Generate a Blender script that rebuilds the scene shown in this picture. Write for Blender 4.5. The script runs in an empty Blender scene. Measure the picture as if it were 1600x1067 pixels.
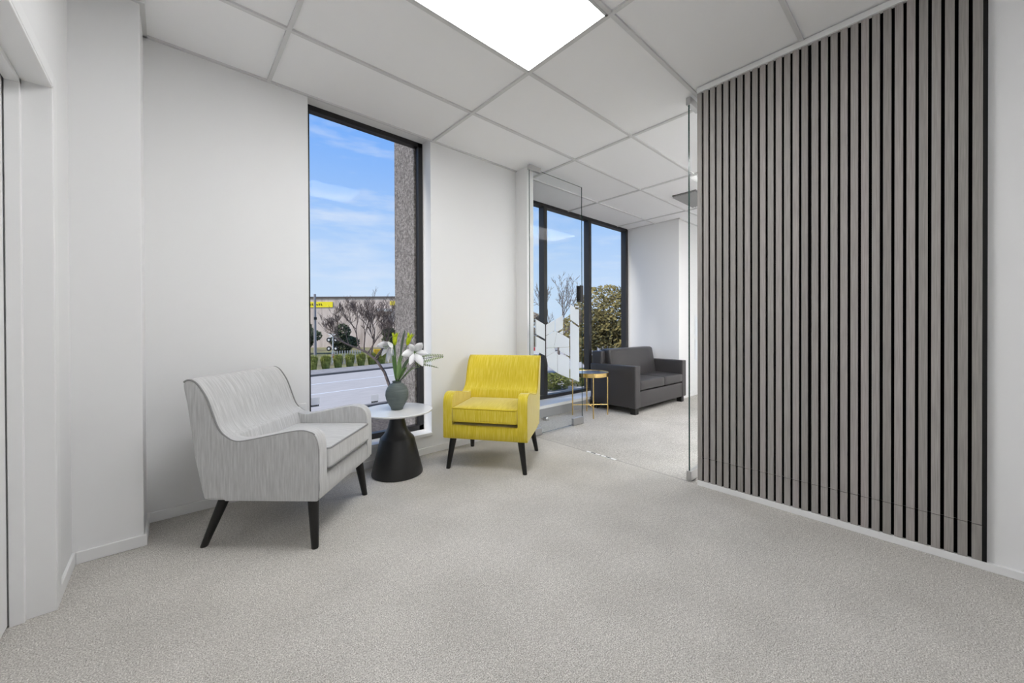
import bpy, bmesh, math, random
from mathutils import Vector, Matrix
random.seed(7)
C = bpy.context.scene
COL = C.collection
PI = math.pi
H = 2.655            # ceiling height
CAMZ = 1.0645
# ------------------------------------------------------------------ camera
F = Vector((0.66594846, 0.74598035, -0.00509583))
R = Vector((0.7459723, -0.66596663, -0.00371227))
U = Vector((0.00616294, 0.00132916, 0.99998013))
cd = bpy.data.cameras.new('camera')
cam = bpy.data.objects.new('camera', cd)
COL.objects.link(cam)
M = Matrix.Identity(4)
for i in range(3):
    M[i][0], M[i][1], M[i][2] = R[i], U[i], -F[i]
M.translation = Vector((0, 0, CAMZ))
cam.matrix_world = M
cd.sensor_fit = 'HORIZONTAL'
cd.sensor_width = 36.0
cd.lens = 596.8 / 1600 * 36.0
cd.shift_y = -18.25 / 1600
cd.clip_start = 0.05
cd.clip_end = 500
C.camera = cam
# ------------------------------------------------------------------ view, world, sun
vs = C.view_settings
C.display_settings.display_device = 'sRGB'
vs.view_transform = 'Standard'
vs.look = 'None'
vs.exposure = 0.0
vs.gamma = 1.0
vs.use_curve_mapping = False
LAMP = 17.2          # radiance of the ceiling light panels
SUN = 4.2
SKY = 1.0


def lin(r, g=None, b=None):
    if g is None:
        g = b = r
    f = lambda c: (c / 255) / 12.92 if c / 255 <= 0.04045 else ((c / 255 + 0.055) / 1.055) ** 2.4
    return (f(r), f(g), f(b), 1)


def N(nt, t, **kw):
    n = nt.nodes.new(t)
    for k, v in kw.items():
        setattr(n, k, v)
    return n


def ramp(nt, pts, fac=None, interp='LINEAR'):
    n = nt.nodes.new('ShaderNodeValToRGB')
    n.color_ramp.interpolation = interp
    e = n.color_ramp.elements
    while len(e) < len(pts):
        e.new(0.5)
    for el, (p, c) in zip(e, pts):
        el.position = p
        el.color = c if len(c) == 4 else (*c, 1)
    if fac is not None:
        nt.links.new(fac, n.inputs[0])
    return n


world = bpy.data.worlds.new('sky')
C.world = world
world.use_nodes = True
wt = world.node_tree
wt.nodes.clear()
wo = N(wt, 'ShaderNodeOutputWorld')
bg = N(wt, 'ShaderNodeBackground')
bg.inputs['Strength'].default_value = SKY
tc = N(wt, 'ShaderNodeTexCoord')
sx = N(wt, 'ShaderNodeSeparateXYZ')
wt.links.new(tc.outputs['Generated'], sx.inputs[0])
grad = ramp(wt, [(0.0, lin(206, 226, 248)), (0.10, lin(200, 224, 252)), (0.24, lin(170, 206, 252)),
                 (0.42, lin(128, 180, 252)), (1.0, lin(86, 138, 224))], sx.outputs['Z'])
# flat streaks low in the sky and a few puffs higher up
mp = N(wt, 'ShaderNodeMapping')
mp.inputs['Scale'].default_value = (2.2, 2.2, 11.0)
mp.inputs['Rotation'].default_value = (0.05, 0.06, 0.3)
wt.links.new(tc.outputs['Generated'], mp.inputs[0])
nz = N(wt, 'ShaderNodeTexNoise')
nz.inputs['Scale'].default_value = 2.3
nz.inputs['Detail'].default_value = 6
nz.inputs['Roughness'].default_value = 0.55
wt.links.new(mp.outputs[0], nz.inputs['Vector'])
cr = ramp(wt, [(0.47, (0, 0, 0)), (0.74, (1, 1, 1))], nz.outputs['Fac'])
lo = ramp(wt, [(0.0, (0.5, 0.5, 0.5)), (0.3, (0.8, 0.8, 0.8)), (0.5, (0.55, 0.55, 0.55))], sx.outputs['Z'])
mm = N(wt, 'ShaderNodeMath', operation='MULTIPLY')
wt.links.new(cr.outputs[0], mm.inputs[0])
wt.links.new(lo.outputs[0], mm.inputs[1])
mx = N(wt, 'ShaderNodeMixRGB')
wt.links.new(mm.outputs[0], mx.inputs[0])
wt.links.new(grad.outputs[0], mx.inputs[1])
mx.inputs[2].default_value = lin(226, 236, 252)
wt.links.new(mx.outputs[0], bg.inputs[0])
wt.links.new(bg.outputs[0], wo.inputs[0])

sd = bpy.data.lights.new('sun', 'SUN')
sd.energy = SUN
sd.angle = math.radians(20)
sd.color = (1.0, 0.96, 0.9)
sun = bpy.data.objects.new('sun', sd)
COL.objects.link(sun)
sun.rotation_euler = Vector((0.80, -0.13, -0.80)).to_track_quat('-Z', 'Y').to_euler()


# ------------------------------------------------------------------ materials
def mat(name, col, rough=0.6, metal=0.0, spec=0.5, bump=None, sheen=0.0):
    m = bpy.data.materials.new(name)
    m.use_nodes = True
    b = m.node_tree.nodes['Principled BSDF']
    b.inputs['Base Color'].default_value = col
    b.inputs['Roughness'].default_value = rough
    b.inputs['Metallic'].default_value = metal
    b.inputs['Specular IOR Level'].default_value = spec
    if sheen:
        b.inputs['Sheen Weight'].default_value = sheen
        b.inputs['Sheen Roughness'].default_value = 0.35
    if bump:
        nt = m.node_tree
        scale, dist, strength = bump
        t = N(nt, 'ShaderNodeTexCoord')
        n = N(nt, 'ShaderNodeTexNoise')
        n.inputs['Scale'].default_value = scale
        n.inputs['Detail'].default_value = 3
        bp = N(nt, 'ShaderNodeBump')
        bp.inputs['Distance'].default_value = dist
        bp.inputs['Strength'].default_value = strength
        nt.links.new(t.outputs['Object'], n.inputs['Vector'])
        nt.links.new(n.outputs['Fac'], bp.inputs['Height'])
        nt.links.new(bp.outputs[0], b.inputs['Normal'])
    return m


def noise_mat(name, stops, scale=(1, 1, 1), nscale=10, detail=4, rough=0.8, bump=None, spec=0.3, metal=0.0, nrough=0.6, sheen=0.0):
    """colour from stretched noise in object space"""
    m = mat(name, (1, 1, 1, 1), rough, metal, spec, None, sheen)
    nt = m.node_tree
    b = nt.nodes['Principled BSDF']
    t = N(nt, 'ShaderNodeTexCoord')
    mp = N(nt, 'ShaderNodeMapping')
    mp.inputs['Scale'].default_value = scale
    n = N(nt, 'ShaderNodeTexNoise')
    n.inputs['Scale'].default_value = nscale
    n.inputs['Detail'].default_value = detail
    n.inputs['Roughness'].default_value = nrough
    nt.links.new(t.outputs['Object'], mp.inputs[0])
    nt.links.new(mp.outputs[0], n.inputs['Vector'])
    r = ramp(nt, stops, n.outputs['Fac'])
    nt.links.new(r.outputs[0], b.inputs['Base Color'])
    if bump:
        bp = N(nt, 'ShaderNodeBump')
        bp.inputs['Distance'].default_value = bump[0]
        bp.inputs['Strength'].default_value = bump[1]
        nt.links.new(n.outputs['Fac'], bp.inputs['Height'])
        nt.links.new(bp.outputs[0], b.inputs['Normal'])
    return m


def glass(name, tint, refl=1.0):
    m = bpy.data.materials.new(name)
    m.use_nodes = True
    nt = m.node_tree
    nt.nodes.clear()
    o = N(nt, 'ShaderNodeOutputMaterial')
    tr = N(nt, 'ShaderNodeBsdfTransparent')
    tr.inputs[0].default_value = (*tint, 1)
    gl = N(nt, 'ShaderNodeBsdfGlossy')
    gl.inputs['Roughness'].default_value = 0.0
    g = N(nt, 'ShaderNodeNewGeometry')
    d = N(nt, 'ShaderNodeVectorMath', operation='DOT_PRODUCT')
    nt.links.new(g.outputs['Normal'], d.inputs[0])
    nt.links.new(g.outputs['Incoming'], d.inputs[1])
    ab = N(nt, 'ShaderNodeMath', operation='ABSOLUTE')
    nt.links.new(d.outputs['Value'], ab.inputs[0])
    su = N(nt, 'ShaderNodeMath', operation='SUBTRACT')
    su.inputs[0].default_value = 1.0
    nt.links.new(ab.outputs[0], su.inputs[1])
    po = N(nt, 'ShaderNodeMath', operation='POWER')
    nt.links.new(su.outputs[0], po.inputs[0])
    po.inputs[1].default_value = 5.0
    ma = N(nt, 'ShaderNodeMath', operation='MULTIPLY_ADD')
    nt.links.new(po.outputs[0], ma.inputs[0])
    ma.inputs[1].default_value = 0.95 * refl
    ma.inputs[2].default_value = 0.035 * refl
    mix = N(nt, 'ShaderNodeMixShader')
    nt.links.new(ma.outputs[0], mix.inputs[0])
    nt.links.new(tr.outputs[0], mix.inputs[1])
    nt.links.new(gl.outputs[0], mix.inputs[2])
    nt.links.new(mix.outputs[0], o.inputs[0])
    return m


def film_mat(name, col, clear):
    m = bpy.data.materials.new(name)
    m.use_nodes = True
    nt = m.node_tree
    nt.nodes.clear()
    o = N(nt, 'ShaderNodeOutputMaterial')
    tr = N(nt, 'ShaderNodeBsdfTransparent')
    tl = N(nt, 'ShaderNodeBsdfTranslucent')
    tl.inputs[0].default_value = col
    df = N(nt, 'ShaderNodeBsdfDiffuse')
    df.inputs[0].default_value = col
    a = N(nt, 'ShaderNodeMixShader')
    a.inputs[0].default_value = 0.5
    nt.links.new(tl.outputs[0], a.inputs[1])
    nt.links.new(df.outputs[0], a.inputs[2])
    b = N(nt, 'ShaderNodeMixShader')
    b.inputs[0].default_value = clear
    nt.links.new(a.outputs[0], b.inputs[1])
    nt.links.new(tr.outputs[0], b.inputs[2])
    nt.links.new(b.outputs[0], o.inputs[0])
    return m


def emit(name, col, s):
    m = bpy.data.materials.new(name)
    m.use_nodes = True
    nt = m.node_tree
    nt.nodes.clear()
    o = N(nt, 'ShaderNodeOutputMaterial')
    e = N(nt, 'ShaderNodeEmission')
    e.inputs[0].default_value = col
    e.inputs[1].default_value = s
    nt.links.new(e.outputs[0], o.inputs[0])
    return m


WALL = mat('wall_paint', (0.82, 0.82, 0.822, 1), 0.75, spec=0.25, bump=(9, 0.002, 0.12))
TRIM = mat('trim_paint', (0.82, 0.82, 0.82, 1), 0.4, spec=0.4)
TILE = mat('ceiling_tile', (0.93, 0.93, 0.94, 1), 0.9, spec=0.1)
TBAR = mat('ceiling_bar', (0.69, 0.69, 0.69, 1), 0.5, spec=0.3)
BLACK = mat('black_frame', lin(30, 29, 30), 0.42, spec=0.5)
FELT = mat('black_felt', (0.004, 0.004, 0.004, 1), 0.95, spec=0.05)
BLACKTRIM = mat('black_trim', (0.010, 0.010, 0.010, 1), 0.6, spec=0.2)
STEEL = mat('brushed_steel', (0.55, 0.55, 0.55, 1), 0.32, metal=1.0)
WHITE = mat('white_gloss', (0.82, 0.82, 0.81, 1), 0.22, spec=0.5)
DARKWOOD = mat('black_wood', (0.008, 0.0075, 0.007, 1), 0.4, spec=0.4)
MIDGREY = mat('mid_grey', (0.33, 0.33, 0.335, 1), 0.7)
GOLD = mat('brass', (0.83, 0.60, 0.24, 1), 0.22, metal=1.0)
MIRROR = mat('mirror_top', (0.80, 0.80, 0.81, 1), 0.30, metal=1.0)
GLASS = glass('window_glass', (0.99, 0.992, 0.992), 0.10)
DGLASS = glass('door_glass', (0.982, 0.990, 0.988), 0.14)
GEDGE = mat('glass_edge', (0.02, 0.06, 0.05, 1), 0.15, spec=0.6)
FILM = film_mat('frosted_film', (0.90, 0.93, 0.95, 1), 0.15)
LAMPM = emit('lamp_diffuser', (1, 1, 1, 1), LAMP)
FRAMEM = mat('lamp_frame', (0.6, 0.6, 0.6, 1), 0.5)


def carpet(name, tone):
    m = mat(name, (1, 1, 1, 1), 1.0, spec=0.0)
    nt = m.node_tree
    b = nt.nodes['Principled BSDF']
    t = N(nt, 'ShaderNodeTexCoord')
    n1 = N(nt, 'ShaderNodeTexNoise')
    n1.inputs['Scale'].default_value = 240
    n1.inputs['Detail'].default_value = 3
    n1.inputs['Roughness'].default_value = 0.75
    n2 = N(nt, 'ShaderNodeTexNoise')
    n2.inputs['Scale'].default_value = 3.0
    n2.inputs['Detail'].default_value = 3
    n3 = N(nt, 'ShaderNodeTexNoise')
    n3.inputs['Scale'].default_value = 60
    n3.inputs['Detail'].default_value = 2
    for n in (n1, n2, n3):
        nt.links.new(t.outputs['Object'], n.inputs['Vector'])
    k = tone
    r1 = ramp(nt, [(0.33, (0.20 * k, 0.185 * k, 0.165 * k)), (0.5, (0.47 * k, 0.45 * k, 0.42 * k)), (0.66, (0.74 * k, 0.72 * k, 0.69 * k))], n1.outputs['Fac'])
    r2 = ramp(nt, [(0.3, (0.90, 0.90, 0.895)), (0.7, (1.05, 1.05, 1.05))], n2.outputs['Fac'])
    r3 = ramp(nt, [(0.3, (0.90, 0.90, 0.90)), (0.7, (1.08, 1.08, 1.08))], n3.outputs['Fac'])
    a = N(nt, 'ShaderNodeMixRGB', blend_type='MULTIPLY')
    a.inputs[0].default_value = 1
    nt.links.new(r1.outputs[0], a.inputs[1])
    nt.links.new(r2.outputs[0], a.inputs[2])
    c = N(nt, 'ShaderNodeMixRGB', blend_type='MULTIPLY')
    c.inputs[0].default_value = 1
    nt.links.new(a.outputs[0], c.inputs[1])
    nt.links.new(r3.outputs[0], c.inputs[2])
    nt.links.new(c.outputs[0], b.inputs['Base Color'])
    bp = N(nt, 'ShaderNodeBump')
    bp.inputs['Distance'].default_value = 0.004
    bp.inputs['Strength'].default_value = 0.7
    nt.links.new(n1.outputs['Fac'], bp.inputs['Height'])
    nt.links.new(bp.outputs[0], b.inputs['Normal'])
    return m


CARPET = carpet('carpet', 1.22)
CARPET2 = carpet('carpet_office', 1.12)


def fabric(name, dark, mid, light, rough=0.9):
    """slubbed upholstery: fine upright streaks"""
    m = mat(name, (1, 1, 1, 1), rough, spec=0.15, sheen=0.8)
    nt = m.node_tree
    b = nt.nodes['Principled BSDF']
    t = N(nt, 'ShaderNodeTexCoord')
    sp = N(nt, 'ShaderNodeSeparateXYZ')
    nt.links.new(t.outputs['Object'], sp.inputs[0])
    sn = N(nt, 'ShaderNodeSeparateXYZ')
    nt.links.new(t.outputs['Normal'], sn.inputs[0])

    def side(out, lim):
        ab = N(nt, 'ShaderNodeMath', operation='ABSOLUTE')
        nt.links.new(out, ab.inputs[0])
        gt = N(nt, 'ShaderNodeMath', operation='GREATER_THAN')
        nt.links.new(ab.outputs[0], gt.inputs[0])
        gt.inputs[1].default_value = lim
        return gt.outputs[0]

    def pick(sel, a_, b_):
        m_ = N(nt, 'ShaderNodeMix')
        nt.links.new(sel, m_.inputs[0])
        nt.links.new(a_, m_.inputs[2])
        nt.links.new(b_, m_.inputs[3])
        return m_.outputs[0]
    along = pick(side(sn.outputs['X'], 0.7), sp.outputs['X'], sp.outputs['Y'])
    up = pick(side(sn.outputs['Z'], 0.8), sp.outputs['Z'], sp.outputs['Y'])
    ml = N(nt, 'ShaderNodeMath', operation='MULTIPLY')
    nt.links.new(up, ml.inputs[0])
    ml.inputs[1].default_value = 0.07
    mp = N(nt, 'ShaderNodeCombineXYZ')
    nt.links.new(along, mp.inputs[0])
    nt.links.new(ml.outputs[0], mp.inputs[1])
    n = N(nt, 'ShaderNodeTexNoise')
    n.inputs['Scale'].default_value = 120
    n.inputs['Detail'].default_value = 3
    n.inputs['Roughness'].default_value = 0.6
    nt.links.new(mp.outputs[0], n.inputs['Vector'])
    r = ramp(nt, [(0.30, dark), (0.5, mid), (0.70, light)], n.outputs['Fac'])
    nt.links.new(r.outputs[0], b.inputs['Base Color'])
    n2 = N(nt, 'ShaderNodeTexNoise')
    n2.inputs['Scale'].default_value = 600
    nt.links.new(t.outputs['Object'], n2.inputs['Vector'])
    bp = N(nt, 'ShaderNodeBump')
    bp.inputs['Distance'].default_value = 0.001
    bp.inputs['Strength'].default_value = 0.4
    nt.links.new(n2.outputs['Fac'], bp.inputs['Height'])
    nt.links.new(bp.outputs[0], b.inputs['Normal'])
    return m


def slat_wood():
    """grey stained veneer: each slat its own grey, with upright grain"""
    m = mat('slat_wood', (1, 1, 1, 1), 0.55, spec=0.3)
    nt = m.node_tree
    b = nt.nodes['Principled BSDF']
    t = N(nt, 'ShaderNodeTexCoord')
    s = N(nt, 'ShaderNodeSeparateXYZ')
    nt.links.new(t.outputs['Object'], s.inputs[0])
    dv = N(nt, 'ShaderNodeMath', operation='DIVIDE')
    nt.links.new(s.outputs['Y'], dv.inputs[0])
    dv.inputs[1].default_value = 0.0405
    fl = N(nt, 'ShaderNodeMath', operation='FLOOR')
    nt.links.new(dv.outputs[0], fl.inputs[0])
    wn = N(nt, 'ShaderNodeTexWhiteNoise', noise_dimensions='1D')
    nt.links.new(fl.outputs[0], wn.inputs['W'])
    rc = ramp(nt, [(0.0, lin(150, 146, 142)), (0.5, lin(160, 156, 152)), (1.0, lin(167, 160, 157))], wn.outputs['Value'])
    mp = N(nt, 'ShaderNodeMapping')
    mp.inputs['Scale'].default_value = (1, 1, 0.03)
    nt.links.new(t.outputs['Object'], mp.inputs[0])
    n = N(nt, 'ShaderNodeTexNoise')
    n.inputs['Scale'].default_value = 240
    n.inputs['Detail'].default_value = 4
    nt.links.new(mp.outputs[0], n.inputs['Vector'])
    rg = ramp(nt, [(0.3, (0.82, 0.82, 0.82)), (0.7, (1.14, 1.14, 1.14))], n.outputs['Fac'])
    a = N(nt, 'ShaderNodeMixRGB', blend_type='MULTIPLY')
    a.inputs[0].default_value = 1
    nt.links.new(rc.outputs[0], a.inputs[1])
    nt.links.new(rg.outputs[0], a.inputs[2])
    nt.links.new(a.outputs[0], b.inputs['Base Color'])
    return m


SLAT = slat_wood()


# ------------------------------------------------------------------ builders
class MB:
    def __init__(self):
        self.v, self.f, self.mi = [], [], []

    def add(self, vs, fs, mi=0):
        o = len(self.v)
        self.v += [tuple(p) for p in vs]
        self.f += [tuple(i + o for i in f) for f in fs]
        self.mi += [mi] * len(fs)
        return self

    def box(self, lo, hi, mi=0):
        (a, b, c), (d, e, f) = lo, hi
        return self.add([(a, b, c), (d, b, c), (d, e, c), (a, e, c), (a, b, f), (d, b, f), (d, e, f), (a, e, f)],
                        [(0, 3, 2, 1), (4, 5, 6, 7), (0, 1, 5, 4), (1, 2, 6, 5), (2, 3, 7, 6), (3, 0, 4, 7)], mi)

    def prism(self, pts, place, t0, t1, mi=0):
        """closed outline pts (a, b) swept from t0 to t1; place(a, b, t) -> point"""
        n = len(pts)
        vs = [place(a, b, t0) for a, b in pts] + [place(a, b, t1) for a, b in pts]
        fs = [tuple(range(n))[::-1], tuple(range(n, 2 * n))]
        fs += [(i, (i + 1) % n, n + (i + 1) % n, n + i) for i in range(n)]
        return self.add(vs, fs, mi)

    def tube(self, pts, rad, n=8, closed=False, mi=0):
        pts = [Vector(p) for p in pts]
        m = len(pts)
        rs = rad if isinstance(rad, (list, tuple)) else [rad] * m
        vs, fs = [], []
        prev = None
        for i, p in enumerate(pts):
            if closed:
                t = pts[(i + 1) % m] - pts[i - 1]
            else:
                t = pts[min(i + 1, m - 1)] - pts[max(i - 1, 0)]
            if t.length < 1e-9:
                t = Vector((0, 0, 1))
            t.normalize()
            if prev is None:
                a = Vector((0, 0, 1)) if abs(t.z) < 0.9 else Vector((1, 0, 0))
                u = t.cross(a).normalized()
            else:
                u = (prev - t * prev.dot(t))
                u = u.normalized() if u.length > 1e-6 else t.orthogonal().normalized()
            prev = u
            w = t.cross(u)
            for k in range(n):
                an = 2 * PI * k / n
                vs.append(p + (u * math.cos(an) + w * math.sin(an)) * rs[i])
        for i in range(m if closed else m - 1):
            j = (i + 1) % m
            for k in range(n):
                k2 = (k + 1) % n
                fs.append((i * n + k, i * n + k2, j * n + k2, j * n + k))
        if not closed:
            fs.append(tuple(range(n))[::-1])
            fs.append(tuple((m - 1) * n + k for k in range(n)))
        return self.add(vs, fs, mi)

    def lathe(self, prof, n=48, c=(0, 0, 0), mi=0):
        vs, fs = [], []
        for r, z in prof:
            for k in range(n):
                an = 2 * PI * k / n
                vs.append((c[0] + r * math.cos(an), c[1] + r * math.sin(an), c[2] + z))
        for i in range(len(prof) - 1):
            for k in range(n):
                k2 = (k + 1) % n
                fs.append((i * n + k, i * n + k2, (i + 1) * n + k2, (i + 1) * n + k))
        fs.append(tuple(range(n))[::-1])
        fs.append(tuple((len(prof) - 1) * n + k for k in range(n)))
        return self.add(vs, fs, mi)

    def rbox(self, lo, hi, r, n=6, crown=0.0, mi=0, fn=None):
        """soft cushion: rounded box with an optional crowned top"""
        lo, hi = Vector(lo), Vector(hi)
        ax = []
        for i in range(3):
            a, b = lo[i], hi[i]
            k = n if (b - a) > 4 * r else 2
            ax.append([a, a + 0.12 * r, a + 0.45 * r] + [a + r + (b - a - 2 * r) * j / k for j in range(k + 1)] + [b - 0.45 * r, b - 0.12 * r, b])
        index = {}
        vs, fs = [], []

        def vert(i, j, k):
            key = (i, j, k)
            if key not in index:
                p = Vector((ax[0][i], ax[1][j], ax[2][k]))
                q = Vector([min(max(p[d], lo[d] + r), hi[d] - r) for d in range(3)])
                dlt = p - q
                if dlt.length > 1e-9:
                    p = q + dlt.normalized() * r
                if crown:
                    u = (p.x - lo.x) / (hi.x - lo.x) * 2 - 1
                    w = (p.y - lo.y) / (hi.y - lo.y) * 2 - 1
                    s = (p.z - lo.z) / (hi.z - lo.z)
                    p.z += crown * (1 - u * u) * (1 - w * w) * max(0, s)
                if fn:
                    p = fn(p)
                index[key] = len(vs)
                vs.append(p)
            return index[key]
        nx, ny, nz = (len(a) - 1 for a in ax)
        for i in range(nx):
            for j in range(ny):
                fs.append((vert(i, j, 0), vert(i, j + 1, 0), vert(i + 1, j + 1, 0), vert(i + 1, j, 0)))
                fs.append((vert(i, j, nz), vert(i + 1, j, nz), vert(i + 1, j + 1, nz), vert(i, j + 1, nz)))
        for i in range(nx):
            for k in range(nz):
                fs.append((vert(i, 0, k), vert(i + 1, 0, k), vert(i + 1, 0, k + 1), vert(i, 0, k + 1)))
                fs.append((vert(i, ny, k), vert(i, ny, k + 1), vert(i + 1, ny, k + 1), vert(i + 1, ny, k)))
        for j in range(ny):
            for k in range(nz):
                fs.append((vert(0, j, k), vert(0, j, k + 1), vert(0, j + 1, k + 1), vert(0, j + 1, k)))
                fs.append((vert(nx, j, k), vert(nx, j + 1, k), vert(nx, j + 1, k + 1), vert(nx, j, k + 1)))
        return self.add(vs, fs, mi)

    def build(self, name, mats, parent=None, smooth=False, bevel=0, seg=3, angle=40):
        me = bpy.data.meshes.new(name)
        me.from_pydata(self.v, [], self.f)
        for m in (mats if isinstance(mats, (list, tuple)) else [mats]):
            me.materials.append(m)
        me.polygons.foreach_set('material_index', self.mi)
        bm = bmesh.new()
        bm.from_mesh(me)
        bmesh.ops.recalc_face_normals(bm, faces=bm.faces)
        bm.to_mesh(me)
        bm.free()
        if smooth or bevel:
            me.polygons.foreach_set('use_smooth', [True] * len(me.polygons))
            if not bevel:
                me.set_sharp_from_angle(angle=math.radians(angle))
        me.update()
        o = bpy.data.objects.new(name, me)
        COL.objects.link(o)
        if parent is not None:
            o.parent = parent
        if bevel:
            b = o.modifiers.new('soft', 'BEVEL')
            b.width = bevel
            b.segments = seg
            b.limit_method = 'ANGLE'
            b.angle_limit = math.radians(angle)
            b.harden_normals = True
        return o


def tag(o, label=None, cat=None, group=None, kind=None):
    if label:
        o['label'] = label
    if cat:
        o['category'] = cat
    if group:
        o['group'] = group
    if kind:
        o['kind'] = kind
    return o


def thing(name, label, cat, loc=(0, 0, 0), rz=0.0, group=None, kind=None):
    o = bpy.data.objects.new(name, None)
    o.empty_display_size = 0.1
    COL.objects.link(o)
    o.location = loc
    o.rotation_euler = (0, 0, rz)
    return tag(o, label, cat, group, kind)


def struct(name, mb, m, label, cat, **kw):
    return tag(mb.build(name, m, None, **kw), label, cat, kind='structure')


def dup(root):
    r = root.copy()
    COL.objects.link(r)
    for ch in list(root.children):
        c = ch.copy()
        COL.objects.link(c)
        c.parent = r
        for g in list(ch.children):
            d = g.copy()
            COL.objects.link(d)
            d.parent = c
    return r


# ------------------------------------------------------------------ the rooms
XL, YP, XP = -0.34, 2.61, -0.105      # side wall, pillar front, pillar side
YW, XS = 2.895, 2.66                  # window wall, slat wall
YS, XE, YE, XF = -2.2, 5.585, 2.56, 7.25
YG = 3.40                             # office window frame

struct('floor', MB().box((-0.6, YS, -0.06), (XS, 3.3, 0)), CARPET, 'speckled beige grey carpet of the waiting room', 'floor')
struct('floor_office', MB().box((XS, YS, -0.06), (XF + 0.1, 3.5, -0.001)), CARPET2, 'speckled grey carpet of the office behind the glass doors', 'floor')
struct('trim_threshold', MB().box((XS - 0.005, 1.12, -0.01), (XS + 0.004, 2.75, 0.0012)), mat('carpet_seam', (0.42, 0.40, 0.38, 1), 0.95),
       'thin seam across the carpet between the two rooms', 'trim')

ceil = struct('ceiling', MB().box((-0.45, YS, H + 0.012), (XS + 0.08, YW, H + 0.2)).box((XS + 0.08, YS, H + 0.012), (XF + 0.1, YG + 0.1, H + 0.2)),
              TILE, 'suspended ceiling of large plain white tiles', 'ceiling')
g = MB()
GX0, GY0, TW = 0.48, 2.316, 0.011
for i in range(-1, 7):
    x = GX0 + 1.2 * i
    y1 = YW if x < XS else YG + 0.05
    if -0.3 < x < XF:
        g.box((x - TW, YS, H), (x + TW, y1, H + 0.02))
for j in range(-9, 2):
    y = GY0 + 0.6 * j
    if YS < y < YW:
        g.box((XL, y - TW, H + 0.0005), (XF, y + TW, H + 0.02))
    elif YW <= y:
        g.box((XS + 0.1, y - TW, H + 0.0005), (XF, y + TW, H + 0.02))
# wall angles
for lo_, hi_ in (((XP, YW - 0.018), (XS, YW)), ((XP - 0.001, YP - 0.018), (XP + 0.018, YW)), ((XL, YP - 0.018), (XP, YP)), ((XL, YS), (XL + 0.018, YP)),
                 ((XS - 0.02, YS), (XS, 1.09)), ((XE - 0.018, YE - 0.018), (XE, YG)), ((XE - 0.018, YE - 0.018), (XF, YE))):
    g.box((lo_[0], lo_[1], H + 0.001), (hi_[0], hi_[1], H + 0.013))
tag(g.build('ceiling_grid', TBAR, ceil), 'pale grey metal bars between the ceiling tiles')

# window wall, opening X 0.71 .. 1.658
WX0, WX1, WZ0, WZ1 = 0.71, 1.659, 0.153, H + 0.026
YB = 3.08
w = MB()
w.box((XP - 0.3, YW, 0), (WX0, YB, H + 0.2)).box((WX1, YW, 0), (XS + 0.1, YB, H + 0.2)).box((WX0, YW, 0), (WX1, YB, WZ0)).box((WX0, YW, WZ1), (WX1, YB, H + 0.2))
struct('wall_back', w, WALL, 'plain white wall around the tall window', 'wall')
struct('wall_pillar', MB().box((XL - 0.2, YP, 0), (XP, YB, H + 0.2)), WALL, 'white boxed pillar in the corner beside the door', 'wall', bevel=0.004)
# door wall
DY1, DZ, DY0 = 2.24, 1.985, 1.40
w = MB()
w.box((XL - 0.14, DY1, 0), (XL, YP, H + 0.2)).box((XL - 0.14, DY0, DZ), (XL, DY1, H + 0.2)).box((XL - 0.14, YS, 0), (XL, DY0, H + 0.2))
struct('wall_left', w, WALL, 'plain white wall with the door in it', 'wall')
w_ = struct('gap_shade_block', MB().box((-0.62, DY0 - 0.1, 0), (-0.495, DY1 + 0.1, DZ + 0.1)), FELT, 'black block added to darken the door gap', 'wall')  # black block put behind the leaf, stands in for shade in the gap
d1 = thing('door_1', 'plain white door set back in a white frame beside the pillar', 'door', (0, 0, 0), kind='structure')
MB().box((-0.482, DY0 + 0.015, 0.006), (-0.442, DY1 - 0.027, DZ - 0.018)).build('door_leaf', WALL, d1, bevel=0.002)
fr = MB()
for y0, y1, s in ((DY1 - 0.012, DY1, 1), (DY0, DY0 + 0.012, -1)):
    fr.box((-0.49, y0, 0), (XL + 0.012, y1, DZ))
fr.box((-0.49, DY0, DZ - 0.012), (XL + 0.012, DY1, DZ))
# stop beads in front of the leaf
fr.box((-0.438, DY1 - 0.030, 0), (-0.402, DY1 - 0.01, DZ)).box((-0.438, DY0 + 0.01, 0), (-0.402, DY0 + 0.030, DZ)).box((-0.438, DY0, DZ - 0.030), (-0.402, DY1, DZ - 0.01))
fr.build('door_frame', TRIM, d1, bevel=0.002)
ar = MB()
ar.box((XL - 0.001, DY1, 0), (XL + 0.013, DY1 + 0.058, DZ + 0.05)).box((XL - 0.001, DY0 - 0.058, 0), (XL + 0.013, DY0, DZ + 0.05)).box((XL - 0.001, DY0, DZ), (XL + 0.013, DY1, DZ + 0.05))
ar.build('architrave', TRIM, d1, bevel=0.003)
# slat wall, the stub beside the glass door and the rest of the shell
struct('wall_right', MB().box((XS, YS, 0), (XS + 0.11, 1.085, H + 0.2)), WALL, 'white wall that carries the grey slatted panels', 'wall')
struct('wall_stub', MB().box((2.645, 2.735, 0), (2.735, YB + 0.05, H + 0.2)), WALL, 'narrow white return wall beside the glass door', 'wall')
struct('wall_office_window', MB().box((2.735, YW, 0), (2.87, YG + 0.12, H + 0.2)).box((2.87, 3.125, -0.1), (XE, 3.5, 0.105)), MIDGREY, 'upstand under the office window sill with its shade coloured in grey', 'wall')  # shade on the upstand is put into its mid grey base colour
struct('wall_office_end', MB().box((XE, YE, 0), (XF + 0.2, 3.475, H + 0.2)), WALL, 'white wall behind the dark sofa arm', 'wall')
struct('wall_office_far', MB().box((XF, YS, 0), (XF + 0.15, YE, H + 0.2)), WALL, 'white wall at the far side of the office', 'wall')
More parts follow.
